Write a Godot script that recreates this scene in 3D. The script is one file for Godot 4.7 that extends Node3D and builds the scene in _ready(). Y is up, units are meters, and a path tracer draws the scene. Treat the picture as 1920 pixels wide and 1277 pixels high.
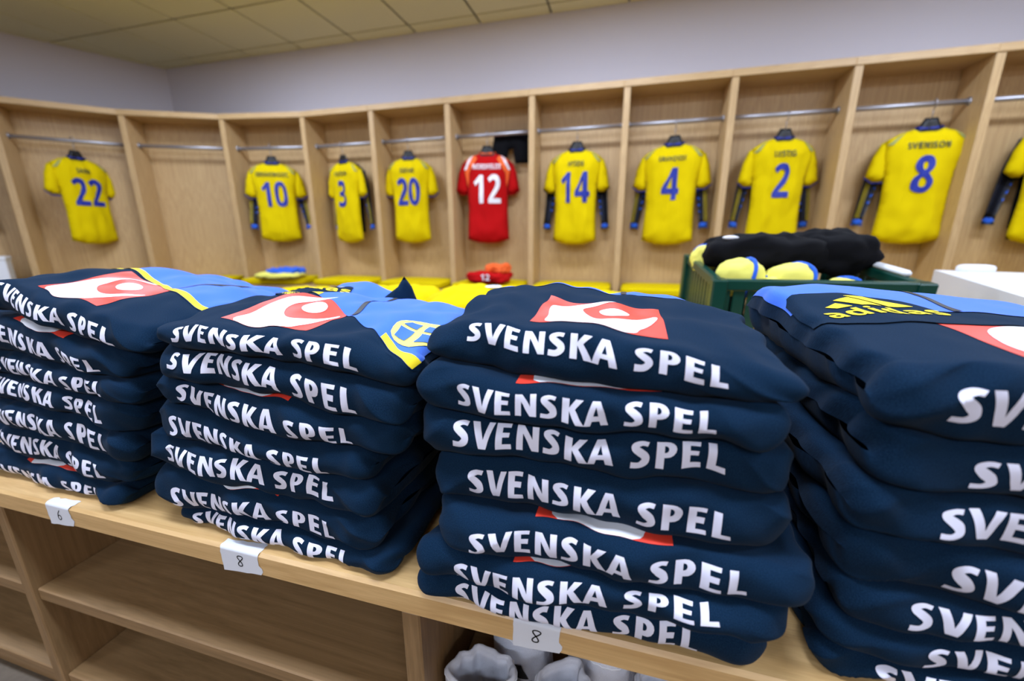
extends Node3D

const CAM_Y := 0.85
const CEIL := 2.574
const BAY := 0.68
const SHELF := 0.46
var M := {}
var nz := FastNoiseLite.new()
var taken := {}
var bold: SystemFont
var print_count := 0

# ------------------------------------------------------------------ scene
func _ready():
	nz.seed = 7
	nz.noise_type = FastNoiseLite.TYPE_SIMPLEX_SMOOTH
	nz.frequency = 1.0
	nz.fractal_type = FastNoiseLite.FRACTAL_NONE
	bold = SystemFont.new()
	bold.font_names = PackedStringArray(["Droid Sans"])
	bold.font_weight = 700
	# camera
	var cam := Camera3D.new()
	cam.name = "camera"
	cam.near = 0.02
	cam.far = 60.0
	var att := CameraAttributesPhysical.new()
	att.frustum_focal_length = 14.37
	att.exposure_aperture = 2.8
	att.frustum_focus_distance = 0.5
	att.frustum_near = 0.02
	att.frustum_far = 60.0
	cam.attributes = att
	add_child(cam)
	cam.fov = rad_to_deg(2.0 * atan(638.5 / 764.6))
	cam.transform = Transform3D(Basis(Vector3.UP, deg_to_rad(15.374)) * Basis(Vector3.RIGHT, deg_to_rad(-14.395)) * Basis(Vector3.BACK, deg_to_rad(-0.17)), Vector3(0, CAM_Y, 0))
	# environment
	var we := WorldEnvironment.new()
	we.name = "environment"
	var e := Environment.new()
	e.background_mode = Environment.BG_COLOR
	e.background_color = Color(0.02, 0.02, 0.02)
	e.tonemap_mode = Environment.TONE_MAPPER_LINEAR
	e.tonemap_exposure = 1.0
	e.sdfgi_enabled = true
	e.ssao_enabled = true
	e.ssil_enabled = true
	we.environment = e
	add_child(we)
	materials()
	for z in [-2.2, -0.1, 2.3]:  # rearmost row is added fill for the shelves and stack fronts
		for x in [-2.75, -0.35, 2.05]:
			ceiling_lamp(Vector3(x, CEIL, z))
	room()
	lockers()
	island()
	stacks()
	table_things()
	hanging_things()

# ------------------------------------------------------------------ tools
func numbered(n: String) -> String:
	taken[n] = taken.get(n, -1) + 1
	return n if taken[n] == 0 else "%s_%03d" % [n, taken[n]]

func thing(n: String, label: String, category: String, at := Vector3.ZERO, turn := 0.0, group := "") -> Node3D:
	var o := Node3D.new()
	o.name = numbered(n)
	add_child(o)
	o.position = at
	o.rotation.y = turn
	tag(o, label, category, group)
	return o

func tag(o: Node3D, label: String, category: String, group := ""):
	o.set_meta("label", label)
	o.set_meta("category", category)
	if group:
		o.set_meta("group", group)

func part(n: String, mesh: Mesh, mat: Material, parent: Node, at := Vector3.ZERO) -> MeshInstance3D:
	var o := MeshInstance3D.new()
	o.name = n
	o.mesh = mesh
	o.material_override = mat
	o.position = at
	parent.add_child(o, true)
	return o

func solo(n: String, mesh: Mesh, mat: Material, label: String, category: String, at := Vector3.ZERO, group := "") -> MeshInstance3D:
	var o := part(numbered(n), mesh, mat, self, at)
	tag(o, label, category, group)
	return o

func structure(n: String, mesh: Mesh, mat: Material, at := Vector3.ZERO) -> MeshInstance3D:
	var o := part(n, mesh, mat, self, at)
	o.set_meta("kind", "structure")
	return o

func tri(st: SurfaceTool, a: Vector3, b: Vector3, c: Vector3, out: Vector3, ua := Vector2.ZERO, ub := Vector2.ZERO, uc := Vector2.ZERO):
	# front faces run clockwise: (b-a)x(c-a) points inward
	if (b - a).cross(c - a).dot(out) > 0.0:
		var t := b
		b = c
		c = t
		var tu := ub
		ub = uc
		uc = tu
	for p in [[a, ua], [b, ub], [c, uc]]:
		st.set_uv(p[1])
		st.add_vertex(p[0])

func guv(p: Vector3, n: Vector3, g: int, off: Vector2) -> Vector2:
	var ax := 0
	var an := n.abs()
	if an.y > an.x and an.y >= an.z:
		ax = 1
	elif an.z > an.x and an.z > an.y:
		ax = 2
	var gu := g
	if gu == ax:
		gu = (g + 1) % 3
	var o := 3 - ax - gu
	return Vector2(p[gu], p[o]) + off

# box with bevelled edges; grain runs along axis g
func box(size: Vector3, c := 0.002, g := 0, off := Vector2.ZERO) -> ArrayMesh:
	var st := SurfaceTool.new()
	st.begin(Mesh.PRIMITIVE_TRIANGLES)
	st.set_smooth_group(-1)
	var h := size * 0.5
	c = minf(c, minf(h.x, minf(h.y, h.z)) * 0.9)
	for ax in 3:
		for s in [-1.0, 1.0]:
			var n := Vector3.ZERO
			n[ax] = s
			var b := (ax + 1) % 3
			var d := (ax + 2) % 3
			var q := []
			for k in [[-1, -1], [1, -1], [1, 1], [-1, 1]]:
				var p := Vector3.ZERO
				p[ax] = s * h[ax]
				p[b] = k[0] * (h[b] - c)
				p[d] = k[1] * (h[d] - c)
				q.append(p)
			quad(st, q[0], q[1], q[2], q[3], n, g, off)
	for ax in 3:
		var b := (ax + 1) % 3
		var d := (ax + 2) % 3
		for sb in [-1.0, 1.0]:
			for sd in [-1.0, 1.0]:
				var q := []
				for k in [[-1, 0], [1, 0], [1, 1], [-1, 1]]:
					var p := Vector3.ZERO
					p[ax] = k[0] * (h[ax] - c)
					p[b] = sb * (h[b] - (c if k[1] else 0.0))
					p[d] = sd * (h[d] - (0.0 if k[1] else c))
					q.append(p)
				var n := Vector3.ZERO
				n[b] = sb
				n[d] = sd
				quad(st, q[0], q[1], q[2], q[3], n, g, off)
	for sx in [-1.0, 1.0]:
		for sy in [-1.0, 1.0]:
			for sz in [-1.0, 1.0]:
				var S := Vector3(sx, sy, sz)
				tri(st, S * Vector3(h.x, h.y - c, h.z - c), S * Vector3(h.x - c, h.y, h.z - c), S * Vector3(h.x - c, h.y - c, h.z), S)
	st.generate_normals()
	return st.commit()

func quad(st: SurfaceTool, a: Vector3, b: Vector3, c: Vector3, d: Vector3, n: Vector3, g: int, off: Vector2):
	tri(st, a, b, c, n, guv(a, n, g, off), guv(b, n, g, off), guv(c, n, g, off))
	tri(st, a, c, d, n, guv(a, n, g, off), guv(c, n, g, off), guv(d, n, g, off))

# vertical prism of a plan polygon (x, z)
func prism(poly: PackedVector2Array, y0: float, y1: float, g := 0) -> ArrayMesh:
	var st := SurfaceTool.new()
	st.begin(Mesh.PRIMITIVE_TRIANGLES)
	st.set_smooth_group(-1)
	var idx := Geometry2D.triangulate_polygon(poly)
	var c := Vector3.ZERO
	for p in poly:
		c += Vector3(p.x, 0, p.y) / poly.size()
	for i in range(0, idx.size(), 3):
		for y in [y0, y1]:
			var up := Vector3.UP if y == y1 else Vector3.DOWN
			var t := []
			for k in 3:
				t.append(Vector3(poly[idx[i + k]].x, y, poly[idx[i + k]].y))
			tri(st, t[0], t[1], t[2], up, guv(t[0], up, g, Vector2.ZERO), guv(t[1], up, g, Vector2.ZERO), guv(t[2], up, g, Vector2.ZERO))
	for i in poly.size():
		var a := poly[i]
		var b := poly[(i + 1) % poly.size()]
		var n := Vector3((b - a).y, 0, -(b - a).x)
		var mid := Vector3((a.x + b.x) / 2, 0, (a.y + b.y) / 2)
		if Geometry2D.is_point_in_polygon(Vector2(mid.x, mid.z) + Vector2(n.x, n.z).normalized() * 0.001, poly):
			n = -n
		quad(st, Vector3(a.x, y0, a.y), Vector3(b.x, y0, b.y), Vector3(b.x, y1, b.y), Vector3(a.x, y1, a.y), n, g, Vector2.ZERO)
	st.generate_normals()
	return st.commit()

# grid of points (rows x cols); smooth; outward decided by flip
func sheet(pts: Array, uvs: Array, flip := false, wrap_cols := false) -> ArrayMesh:
	var st := SurfaceTool.new()
	st.begin(Mesh.PRIMITIVE_TRIANGLES)
	var nr := pts.size()
	var nc: int = pts[0].size()
	for r in nr:
		for c in nc:
			st.set_uv(uvs[r][c] if uvs else Vector2(float(c), float(r)))
			st.add_vertex(pts[r][c])
	for r in nr - 1:
		for c in (nc if wrap_cols else nc - 1):
			var c2 := (c + 1) % nc
			var a := r * nc + c
			var b := r * nc + c2
			var d := (r + 1) * nc + c
			var f := (r + 1) * nc + c2
			for k in ([a, b, d, b, f, d] if flip else [a, d, b, b, d, f]):
				st.add_index(k)
	st.generate_normals()
	return st.commit()

func tube(points: Array, radius: float, sides := 8, closed := false) -> ArrayMesh:
	var pts := []
	var n := points.size()
	var up := Vector3(0.31, 0.17, 0.93).normalized()
	for i in n:
		var t: Vector3 = (points[(i + 1) % n] - points[(i - 1 + n) % n]) if closed else (points[mini(i + 1, n - 1)] - points[maxi(i - 1, 0)])
		t = t.normalized()
		var a := t.cross(up).normalized()
		var b := t.cross(a)
		var row := []
		for k in sides:
			var w := TAU * k / sides
			row.append(points[i] + (a * cos(w) + b * sin(w)) * radius)
		pts.append(row)
	if closed:
		pts.append(pts[0].duplicate())
	else:
		var r0 := []
		var r1 := []
		for k in sides:
			r0.append(points[0])
			r1.append(points[n - 1])
		pts.push_front(r0)
		pts.append(r1)
	return sheet(pts, [], false, true)

# soft rounded lump: superellipsoid with wrinkles
func lump(r: Vector3, p := 2.0, amp := 0.0, freq := 10.0, sd := 0.0, nu := 40, nv := 24) -> ArrayMesh:
	var pts := []
	var uvs := []
	for j in nv + 1:
		var row := []
		var ur := []
		var v := -PI / 2 + PI * j / nv
		for i in nu:
			var u := TAU * i / nu
			var d := Vector3(cos(v) * cos(u), sin(v), cos(v) * sin(u))
			var k := pow(pow(absf(d.x), p) + pow(absf(d.y), p) + pow(absf(d.z), p), -1.0 / p)
			var q := d * k * r
			var s := nz.get_noise_3d(q.x * freq + sd, q.y * freq, q.z * freq) + 0.5 * nz.get_noise_3d(q.x * freq * 2.3, q.y * freq * 2.3 + sd, q.z * freq * 2.3)
			q += d * s * amp
			row.append(q)
			ur.append(Vector2(u * 0.1, q.y))
		pts.append(row)
		uvs.append(ur)
	return sheet(pts, uvs, true, true)

# ---- flat shapes laid on curved surfaces
func poly_tris(polys: Array) -> PackedVector2Array:
	var out := PackedVector2Array()
	for p in polys:
		var idx := Geometry2D.triangulate_polygon(p)
		for i in idx:
			out.append(p[i])
	return out

func split_tris(t: PackedVector2Array, m: float) -> PackedVector2Array:
	var out := PackedVector2Array()
	var work := []
	for i in range(0, t.size(), 3):
		work.append([t[i], t[i + 1], t[i + 2]])
	while work.size():
		var w: Array = work.pop_back()
		var l := [w[0].distance_to(w[1]), w[1].distance_to(w[2]), w[2].distance_to(w[0])]
		var k := 0
		if l[1] > l[k]:
			k = 1
		if l[2] > l[k]:
			k = 2
		if l[k] <= m:
			out.append_array(PackedVector2Array([w[0], w[1], w[2]]))
			continue
		var a: Vector2 = w[k]
		var b: Vector2 = w[(k + 1) % 3]
		var c: Vector2 = w[(k + 2) % 3]
		var h := (a + b) * 0.5
		work.append([a, h, c])
		work.append([h, b, c])
	return out

# lays triangles on a surface: f(Vector2) -> Vector3, raised by eps along the outward normal
func lay(t: PackedVector2Array, m: float, f: Callable, eps: float, inward_ref := Vector3.ZERO) -> ArrayMesh:
	var s := split_tris(t, m)
	var st := SurfaceTool.new()
	st.begin(Mesh.PRIMITIVE_TRIANGLES)
	var cache := {}
	var id := {}
	var order := []
	for p in s:
		var key := Vector2i(roundi(p.x * 1e5), roundi(p.y * 1e5))
		if not id.has(key):
			id[key] = order.size()
			var a: Vector3 = f.call(p)
			var b: Vector3 = f.call(p + Vector2(0.0012, 0))
			var c: Vector3 = f.call(p + Vector2(0, 0.0012))
			var n := (b - a).cross(c - a).normalized()
			order.append(0)
			st.set_uv(p)
			st.set_normal(n)
			st.add_vertex(a + n * eps)
	for i in range(0, s.size(), 3):
		var k := []
		for j in 3:
			k.append(id[Vector2i(roundi(s[i + j].x * 1e5), roundi(s[i + j].y * 1e5))])
		var cw := (s[i + 1] - s[i]).cross(s[i + 2] - s[i]) < 0.0
		for j in ([0, 1, 2] if cw else [0, 2, 1]):
			st.add_index(k[j])
	return st.commit()

func moved(t: PackedVector2Array, scale: Vector2, off: Vector2, turn := 0.0) -> PackedVector2Array:
	var o := PackedVector2Array()
	for p in t:
		o.append((p * scale).rotated(turn) + off)
	return o

func text_tris(s: String, height: float, condense := 1.0, mono := false) -> PackedVector2Array:
	var tm := TextMesh.new()
	tm.font = bold
	tm.text = s
	tm.depth = 0.0
	tm.font_size = 64
	tm.pixel_size = 0.01
	tm.curve_step = 4.0
	var a := tm.get_mesh_arrays()
	var v: PackedVector3Array = a[Mesh.ARRAY_VERTEX]
	var ix: PackedInt32Array = a[Mesh.ARRAY_INDEX] if a[Mesh.ARRAY_INDEX] != null else PackedInt32Array(range(v.size()))
	var out := PackedVector2Array()
	var lo := Vector2(1e9, 1e9)
	var hi := -lo
	for i in ix:
		var p := Vector2(v[i].x, v[i].y)
		lo = lo.min(p)
		hi = hi.max(p)
		out.append(p)
	var k := height / (hi.y - lo.y)
	var c := (lo + hi) * 0.5
	for i in out.size():
		out[i] = (out[i] - c) * Vector2(k * condense, k)
	return out

func ring(c: Vector2, r: Vector2, n := 24) -> PackedVector2Array:
	var o := PackedVector2Array()
	for i in n:
		o.append(c + Vector2(cos(TAU * i / n), sin(TAU * i / n)) * r)
	return o

func smooth_poly(p: Array, n := 6) -> PackedVector2Array:
	var o := PackedVector2Array()
	var s := p.size()
	for i in s:
		for k in n:
			o.append(p[i].cubic_interpolate(p[(i + 1) % s], p[(i - 1 + s) % s], p[(i + 2) % s], float(k) / n))
	return o

# sponsor lettering, capitals one unit high
func letter(ch: String) -> Array:
	match ch:
		"V": return [[Vector2(0, 1), Vector2(0.26, 1), Vector2(0.44, 0.30), Vector2(0.62, 1), Vector2(0.85, 1), Vector2(0.55, 0), Vector2(0.28, 0)]]
		"E": return [[Vector2(0, 0), Vector2(0, 1), Vector2(0.57, 1), Vector2(0.55, 0.81), Vector2(0.25, 0.81), Vector2(0.25, 0.60), Vector2(0.52, 0.60), Vector2(0.50, 0.42), Vector2(0.25, 0.42), Vector2(0.25, 0.19), Vector2(0.58, 0.19), Vector2(0.6, 0)]]
		"N": return [[Vector2(0, 0), Vector2(0, 1), Vector2(0.25, 1), Vector2(0.56, 0.40), Vector2(0.54, 1), Vector2(0.77, 1), Vector2(0.79, 0), Vector2(0.55, 0), Vector2(0.22, 0.62), Vector2(0.23, 0)]]
		"K": return [[Vector2(0, 0), Vector2(0, 1), Vector2(0.25, 1), Vector2(0.25, 0.58), Vector2(0.48, 1), Vector2(0.76, 1), Vector2(0.46, 0.54), Vector2(0.80, 0), Vector2(0.50, 0), Vector2(0.25, 0.46), Vector2(0.25, 0)]]
		"A": return [[Vector2(0, 0), Vector2(0.30, 1), Vector2(0.43, 1), Vector2(0.43, 0.74), Vector2(0.33, 0.37), Vector2(0.43, 0.37), Vector2(0.43, 0.20), Vector2(0.285, 0.20), Vector2(0.23, 0)],
			[Vector2(0.43, 1), Vector2(0.56, 1), Vector2(0.86, 0), Vector2(0.60, 0), Vector2(0.545, 0.20), Vector2(0.43, 0.20), Vector2(0.43, 0.37), Vector2(0.505, 0.37), Vector2(0.43, 0.74)]]
		"L": return [[Vector2(0, 0), Vector2(0, 1), Vector2(0.25, 1), Vector2(0.25, 0.20), Vector2(0.53, 0.20), Vector2(0.56, 0)]]
		"P":
			var p := [Vector2(0, 0), Vector2(0, 1), Vector2(0.30, 1)]
			for i in 9:
				var a := PI / 2 - PI * i / 8.0
				p.append(Vector2(0.30 + 0.33 * cos(a), 0.68 + 0.32 * sin(a)))
			p.append_array([Vector2(0.25, 0.36), Vector2(0.25, 0.54)])
			for i in 7:
				var a := -PI / 2 + PI * i / 6.0
				p.append(Vector2(0.28 + 0.105 * cos(a), 0.68 + 0.14 * sin(a)))
			p.append_array([Vector2(0.25, 0.82), Vector2(0.25, 0.0)])
			return [p]
		"S":
			var c := [Vector2(0.56, 0.87), Vector2(0.36, 0.905), Vector2(0.17, 0.80), Vector2(0.17, 0.66), Vector2(0.31, 0.53), Vector2(0.45, 0.40), Vector2(0.48, 0.24), Vector2(0.30, 0.10), Vector2(0.02, 0.10)]
			var w := [0.10, 0.10, 0.115, 0.135, 0.145, 0.135, 0.12, 0.10, 0.10]
			var mid := []
			var wid := []
			for i in c.size() - 1:
				for k in 4:
					var t := k / 4.0
					mid.append(c[i].cubic_interpolate(c[i + 1], c[maxi(i - 1, 0)], c[mini(i + 2, c.size() - 1)], t))
					wid.append(lerpf(w[i], w[i + 1], t))
			mid.append(c[-1])
			wid.append(w[-1])
			var l := []
			var r := []
			for i in mid.size():
				var t: Vector2 = (mid[mini(i + 1, mid.size() - 1)] - mid[maxi(i - 1, 0)]).normalized()
				l.append(mid[i] + Vector2(-t.y, t.x) * wid[i])
				r.push_front(mid[i] - Vector2(-t.y, t.x) * wid[i])
			return [l + r]
	return []

var sponsor_cache := PackedVector2Array()
func sponsor_text() -> PackedVector2Array:   # x in 0..1, y in -0.5..0.5 of the capital height
	if sponsor_cache.is_empty():
		var at := [0.0, 0.70, 1.62, 2.40, 3.32, 4.12, 4.90, 6.28, 7.10, 7.90, 8.68]
		var s := "SVENSKASPEL"
		for i in s.length():
			for p in letter(s[i]):
				var q := PackedVector2Array(p)
				sponsor_cache.append_array(moved(poly_tris([q]), Vector2(1.0 / 9.24, 1), Vector2(at[i] / 9.24, -0.5)))
	return sponsor_cache

# ------------------------------------------------------------------ materials
func mat(col: Color, rough := 0.8, extra := {}) -> StandardMaterial3D:
	var m := StandardMaterial3D.new()
	m.albedo_color = col
	m.roughness = rough
	for k in extra:
		m.set(k, extra[k])
	return m

func c8(r: float, g: float, b: float) -> Color:
	return Color(r / 255.0, g / 255.0, b / 255.0)

func wood(seed_: int, a: Color, b: Color, rough: float) -> StandardMaterial3D:
	var n := FastNoiseLite.new()
	n.seed = seed_
	n.frequency = 1.0
	n.fractal_type = FastNoiseLite.FRACTAL_FBM
	n.fractal_octaves = 3
	var im := Image.create(512, 512, false, Image.FORMAT_RGB8)
	for y in 512:
		for x in 512:
			var u := x / 512.0
			var v := y / 512.0
			# tileable along u by blending
			var warp := 0.06 * sin(TAU * u + 3.0 * sin(TAU * v))
			var s := n.get_noise_2d((v + warp * 0.15) * 38.0, 1.2 * sin(TAU * u))
			var f := n.get_noise_2d(v * 170.0, 4.0 * sin(TAU * u) + 9.0 * v)
			var t := clampf(0.5 + 0.55 * s + 0.35 * f, 0.0, 1.0)
			im.set_pixel(x, y, a.lerp(b, t))
	var tex := ImageTexture.create_from_image(im)
	return mat(Color.WHITE, rough, {"albedo_texture": tex, "uv1_scale": Vector3(0.9, 2.2, 1)})

func grain(seed_: int, a: Color, b: Color, freq: float) -> ImageTexture:
	var n := FastNoiseLite.new()
	n.seed = seed_
	n.frequency = freq
	var im := n.get_seamless_image(256, 256)
	im.convert(Image.FORMAT_RGB8)
	for y in 256:
		for x in 256:
			im.set_pixel(x, y, a.lerp(b, im.get_pixel(x, y).r))
	return ImageTexture.create_from_image(im)

func cloth(a: Color, b: Color, seed_: int, tile := 12.0, sheen := 0.25) -> StandardMaterial3D:
	return mat(Color.WHITE, 0.85, {"albedo_texture": grain(seed_, a, b, 0.24), "uv1_scale": Vector3(tile, tile, tile), "rim_enabled": true, "rim": sheen, "rim_tint": 0.6})

func materials():
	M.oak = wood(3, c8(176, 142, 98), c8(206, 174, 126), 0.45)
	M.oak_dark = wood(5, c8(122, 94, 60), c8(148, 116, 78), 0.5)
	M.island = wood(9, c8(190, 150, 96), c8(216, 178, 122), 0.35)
	M.wall = mat(c8(206, 202, 212), 0.9)
	M.tile = mat(Color.WHITE, 0.95, {"albedo_texture": grain(21, c8(216, 209, 166), c8(230, 223, 180), 0.3), "uv1_scale": Vector3(4, 4, 4)})  # beige tint holds the yellow cast of lamp mix and wood bounce
	M.grid = mat(c8(92, 88, 80), 0.9)
	M.floor = mat(Color.WHITE, 0.6, {"albedo_texture": grain(23, c8(84, 72, 58), c8(98, 85, 70), 0.1), "uv1_scale": Vector3(2, 2, 2)})
	M.steel = mat(c8(176, 174, 180), 0.42, {"metallic": 0.8})
	M.pale_stripe = mat(c8(150, 156, 96), 0.8)
	M.navy = cloth(c8(6, 23, 40), c8(26, 51, 76), 31, 14.0, 0.06)
	M.navy.metallic_specular = 0.12
	M.blue = cloth(c8(40, 96, 205), c8(54, 112, 220), 33, 14.0)
	M.piping = mat(c8(240, 214, 20), 0.7)
	M.print = mat(c8(222, 222, 240), 0.45)
	M.red_print = mat(c8(226, 62, 44), 0.5)
	M.white_print = mat(c8(236, 236, 242), 0.5)
	M.zip = mat(c8(20, 24, 32), 0.5)
	M.yellow = cloth(c8(210, 184, 0), c8(226, 200, 4), 37, 10.0, 0.02)
	M.yellow.metallic_specular = 0.2
	M.cushion = mat(c8(212, 186, 0), 0.7, {"metallic_specular": 0.2})
	M.jersey_blue = mat(c8(20, 42, 150), 0.6)
	M.cuff_blue = cloth(c8(14, 82, 200), c8(22, 96, 216), 39, 10.0)
	M.name_ink = mat(c8(70, 74, 40), 0.7)
	M.red = cloth(c8(172, 12, 16), c8(192, 20, 22), 41, 10.0, 0.02)
	M.red.metallic_specular = 0.2
	M.orange = mat(c8(236, 96, 30), 0.8)
	M.pink_white = mat(c8(238, 190, 186), 0.8)
	M.black = cloth(c8(10, 10, 13), c8(18, 18, 22), 43, 14.0, 0.03)
	M.black.metallic_specular = 0.2
	M.hanger = mat(c8(16, 16, 20), 0.5)
	M.green = mat(c8(6, 58, 48), 0.3)
	M.sock = cloth(c8(226, 216, 84), c8(236, 230, 122), 45, 20.0, 0.05)
	M.white_plastic = mat(c8(225, 226, 230), 0.35)
	M.terry = mat(Color.WHITE, 0.95, {"albedo_texture": grain(47, c8(190, 190, 200), c8(236, 236, 242), 0.35), "uv1_scale": Vector3(14, 14, 14), "heightmap_enabled": true, "heightmap_texture": grain(49, Color.BLACK, Color.WHITE, 0.3), "heightmap_scale": 0.08})
	M.tape = mat(c8(214, 216, 224), 0.7)
	M.ink = mat(c8(24, 22, 24), 0.8)
	M.crest_yellow = mat(c8(244, 228, 110), 0.7)
	M.lamp_body = mat(c8(235, 235, 235), 0.5)
	M.glow = mat(c8(255, 255, 255), 0.5, {"emission_enabled": true, "emission": Color(0.88, 0.93, 1.0), "emission_energy_multiplier": 4.0})

# ------------------------------------------------------------------ room
func ceiling_lamp(at: Vector3):
	var where := "beside the back lockers" if at.z < -1.0 else ("above the folded tops" if at.z < 1.0 else "added as front fill behind the viewer")
	var o := thing("ceiling_light", "long white ceiling light panel %s, %s" % [where, ["left one", "middle one", "right one"][int(round((at.x + 2.75) / 2.4))]], "light", at, 0.0, "ceiling light panels")
	part("frame", box(Vector3(1.24, 0.03, 0.32), 0.003), M.lamp_body, o, Vector3(0, 0.0, 0))
	part("diffuser", box(Vector3(1.2, 0.006, 0.28), 0.001), M.glow, o, Vector3(0, -0.016, 0))
	var l := AreaLight3D.new()
	l.name = "light"
	l.area_size = Vector2(1.2, 0.28)
	l.light_color = Color(0.84, 0.90, 1.0)
	l.light_energy = 4.6
	l.area_range = 20.0
	l.shadow_enabled = true
	l.position = Vector3(0, -0.024, 0)
	l.rotation.x = -PI / 2
	o.add_child(l)

func room():
	structure("floor", box(Vector3(10.4, 0.1, 7.4), 0.0, 0), M.floor, Vector3(-1.3, -0.05, -0.3))
	var c := structure("ceiling", box(Vector3(10.4, 0.1, 7.4), 0.0, 0), M.grid, Vector3(-1.3, CEIL + 0.062, -0.3))
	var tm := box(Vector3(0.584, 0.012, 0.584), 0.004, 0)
	for i in 16:
		for j in 12:
			var x := -6.2 + 0.3 + 0.6 * i + 0.1
			var z := -3.62 + 0.3 + 0.6 * (j - 1)
			if z < -3.9 or z > 3.2:
				continue
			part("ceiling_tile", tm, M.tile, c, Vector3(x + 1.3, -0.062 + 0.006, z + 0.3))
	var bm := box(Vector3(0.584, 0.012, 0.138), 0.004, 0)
	for i in 16:
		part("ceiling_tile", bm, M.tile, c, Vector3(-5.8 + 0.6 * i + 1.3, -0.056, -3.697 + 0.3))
	structure("wall_back", box(Vector3(8.6, 2.7, 0.12), 0.0), M.wall, Vector3(-0.6, 1.3, -3.83))
	var a := Vector2(-4.845, -3.77)
	var b := Vector2(-6.2, -1.13)
	var t := (b - a).normalized()
	var n := Vector2(-absf(t.y), -absf(t.x)) * 0.12
	structure("wall_left", prism(PackedVector2Array([a, b, Vector2(-6.2, 3.3), Vector2(-6.4, 3.3), b + n + Vector2(-0.09, 0), a + n]), 0.0, CEIL + 0.04), M.wall)
	structure("wall_right", box(Vector3(0.12, 2.7, 7.2), 0.0), M.wall, Vector3(3.66, 1.3, -0.3))
	structure("wall_front", box(Vector3(10.0, 2.7, 0.12), 0.0), M.wall, Vector3(-1.3, 1.3, 3.26))
	structure("trim_1", box(Vector3(9.6, 1.89, 0.3), 0.004, 1), M.oak, Vector3(-1.3, 0.945, 3.04))
	structure("trim_2", box(Vector3(0.3, 1.89, 5.6), 0.004, 1), M.oak, Vector3(3.44, 0.945, 0.05))

# ------------------------------------------------------------------ lockers
func locker(at: Vector3, w: float, turn: float, which: String, last := false):
	# at = front left corner on the floor, local x along the front, -z into the wall
	var o := thing("locker_bay", "open oak locker bay %s" % which, "locker", at, turn, "oak locker bays along the wall")
	var dep := 0.27
	var top := 1.893
	var th := 0.045
	var off := Vector2(at.x * 3.7, at.z * 2.1)
	var sw := w - (0.12 if turn != 0.0 else 0.05)
	var sc := w / 2 + (0.0 if turn != 0.0 else 0.0225)
	part("back_panel", box(Vector3(w + (0.06 if turn != 0.0 else 0.0), 1.5, 0.018), 0.001, 1, off), M.oak, o, Vector3(w / 2, 1.14, -dep))
	part("divider", box(Vector3(th, top - 0.045, dep - 0.012), 0.003, 1, off * 1.3), M.oak, o, Vector3(th / 2, (top - 0.045) / 2, -(dep - 0.012) / 2))
	if last:
		part("divider", box(Vector3(th, top - 0.045, dep - 0.012), 0.003, 1, off * 1.6), M.oak, o, Vector3(w - th / 2, (top - 0.045) / 2, -(dep - 0.012) / 2))
	part("top_board", box(Vector3(w, 0.045, 0.49), 0.003, 0, off), M.oak, o, Vector3(w / 2, top - 0.0225, -0.238))
	part("seat_board", box(Vector3(sw, 0.03, 0.47), 0.004, 0, off), M.oak, o, Vector3(sc, 0.405, -0.02))
	part("seat_front", box(Vector3(sw, 0.39, 0.02), 0.003, 0, off * 0.7), M.oak_dark, o, Vector3(sc, 0.195, 0.19))
	var rod := tube([Vector3(th, 1.635, -0.13), Vector3(w, 1.635, -0.13)], 0.015, 12)
	var rd := part("clothes_rod", rod, M.steel, o)
	for sx in [th + 0.003, w - 0.003]:
		part("rod_socket", tube([Vector3(sx - 0.003, 1.635, -0.13), Vector3(sx + 0.003, 1.635, -0.13)], 0.024, 14), M.steel, rd)
	# seat cushion: a thing of its own
	var q := lump(Vector3((sw - 0.03) / 2, 0.028, 0.215), 9.0, 0.0015, 6.0, at.x, 48, 16)
	var local := Transform3D(Basis(Vector3.UP, turn), at)
	var s := solo("seat_cushion", q, M.cushion, "yellow seat cushion in the bay %s" % which, "cushion", local * Vector3(sc, 0.450, -0.03), "yellow seat cushions")
	s.rotation.y = turn

var bays := []
func lockers():
	var s0 := -2.806
	var zf := -3.273
	var names := ["holding shirt numbered three", "holding shirt numbered twenty", "holding the red shirt numbered twelve", "holding shirt numbered fourteen", "holding shirt numbered four", "holding shirt numbered two", "holding shirt numbered eight", "cut by the right edge of the picture"]
	for i in 8:
		locker(Vector3(s0 + i * BAY, 0, zf), BAY, 0.0, names[i], i == 7)
		bays.append([Vector3(s0 + i * BAY, 0, zf), BAY, 0.0])
	var pts := [Vector3(-2.784, 0, -3.273), Vector3(-3.537, 0, -3.135), Vector3(-4.219, 0, -2.79), Vector3(-4.755, 0, -2.245), Vector3(-5.10, 0, -1.565)]
	var cn := ["holding shirt numbered ten", "left empty beside the corner", "holding the turned shirt numbered twenty-two", "cut by the left edge of the picture"]
	for i in 4:
		var a: Vector3 = pts[i + 1]
		var d: Vector3 = pts[i] - a
		locker(a, d.length(), -atan2(d.z, d.x), cn[i], false)
		bays.append([a, d.length(), -atan2(d.z, d.x)])

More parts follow.
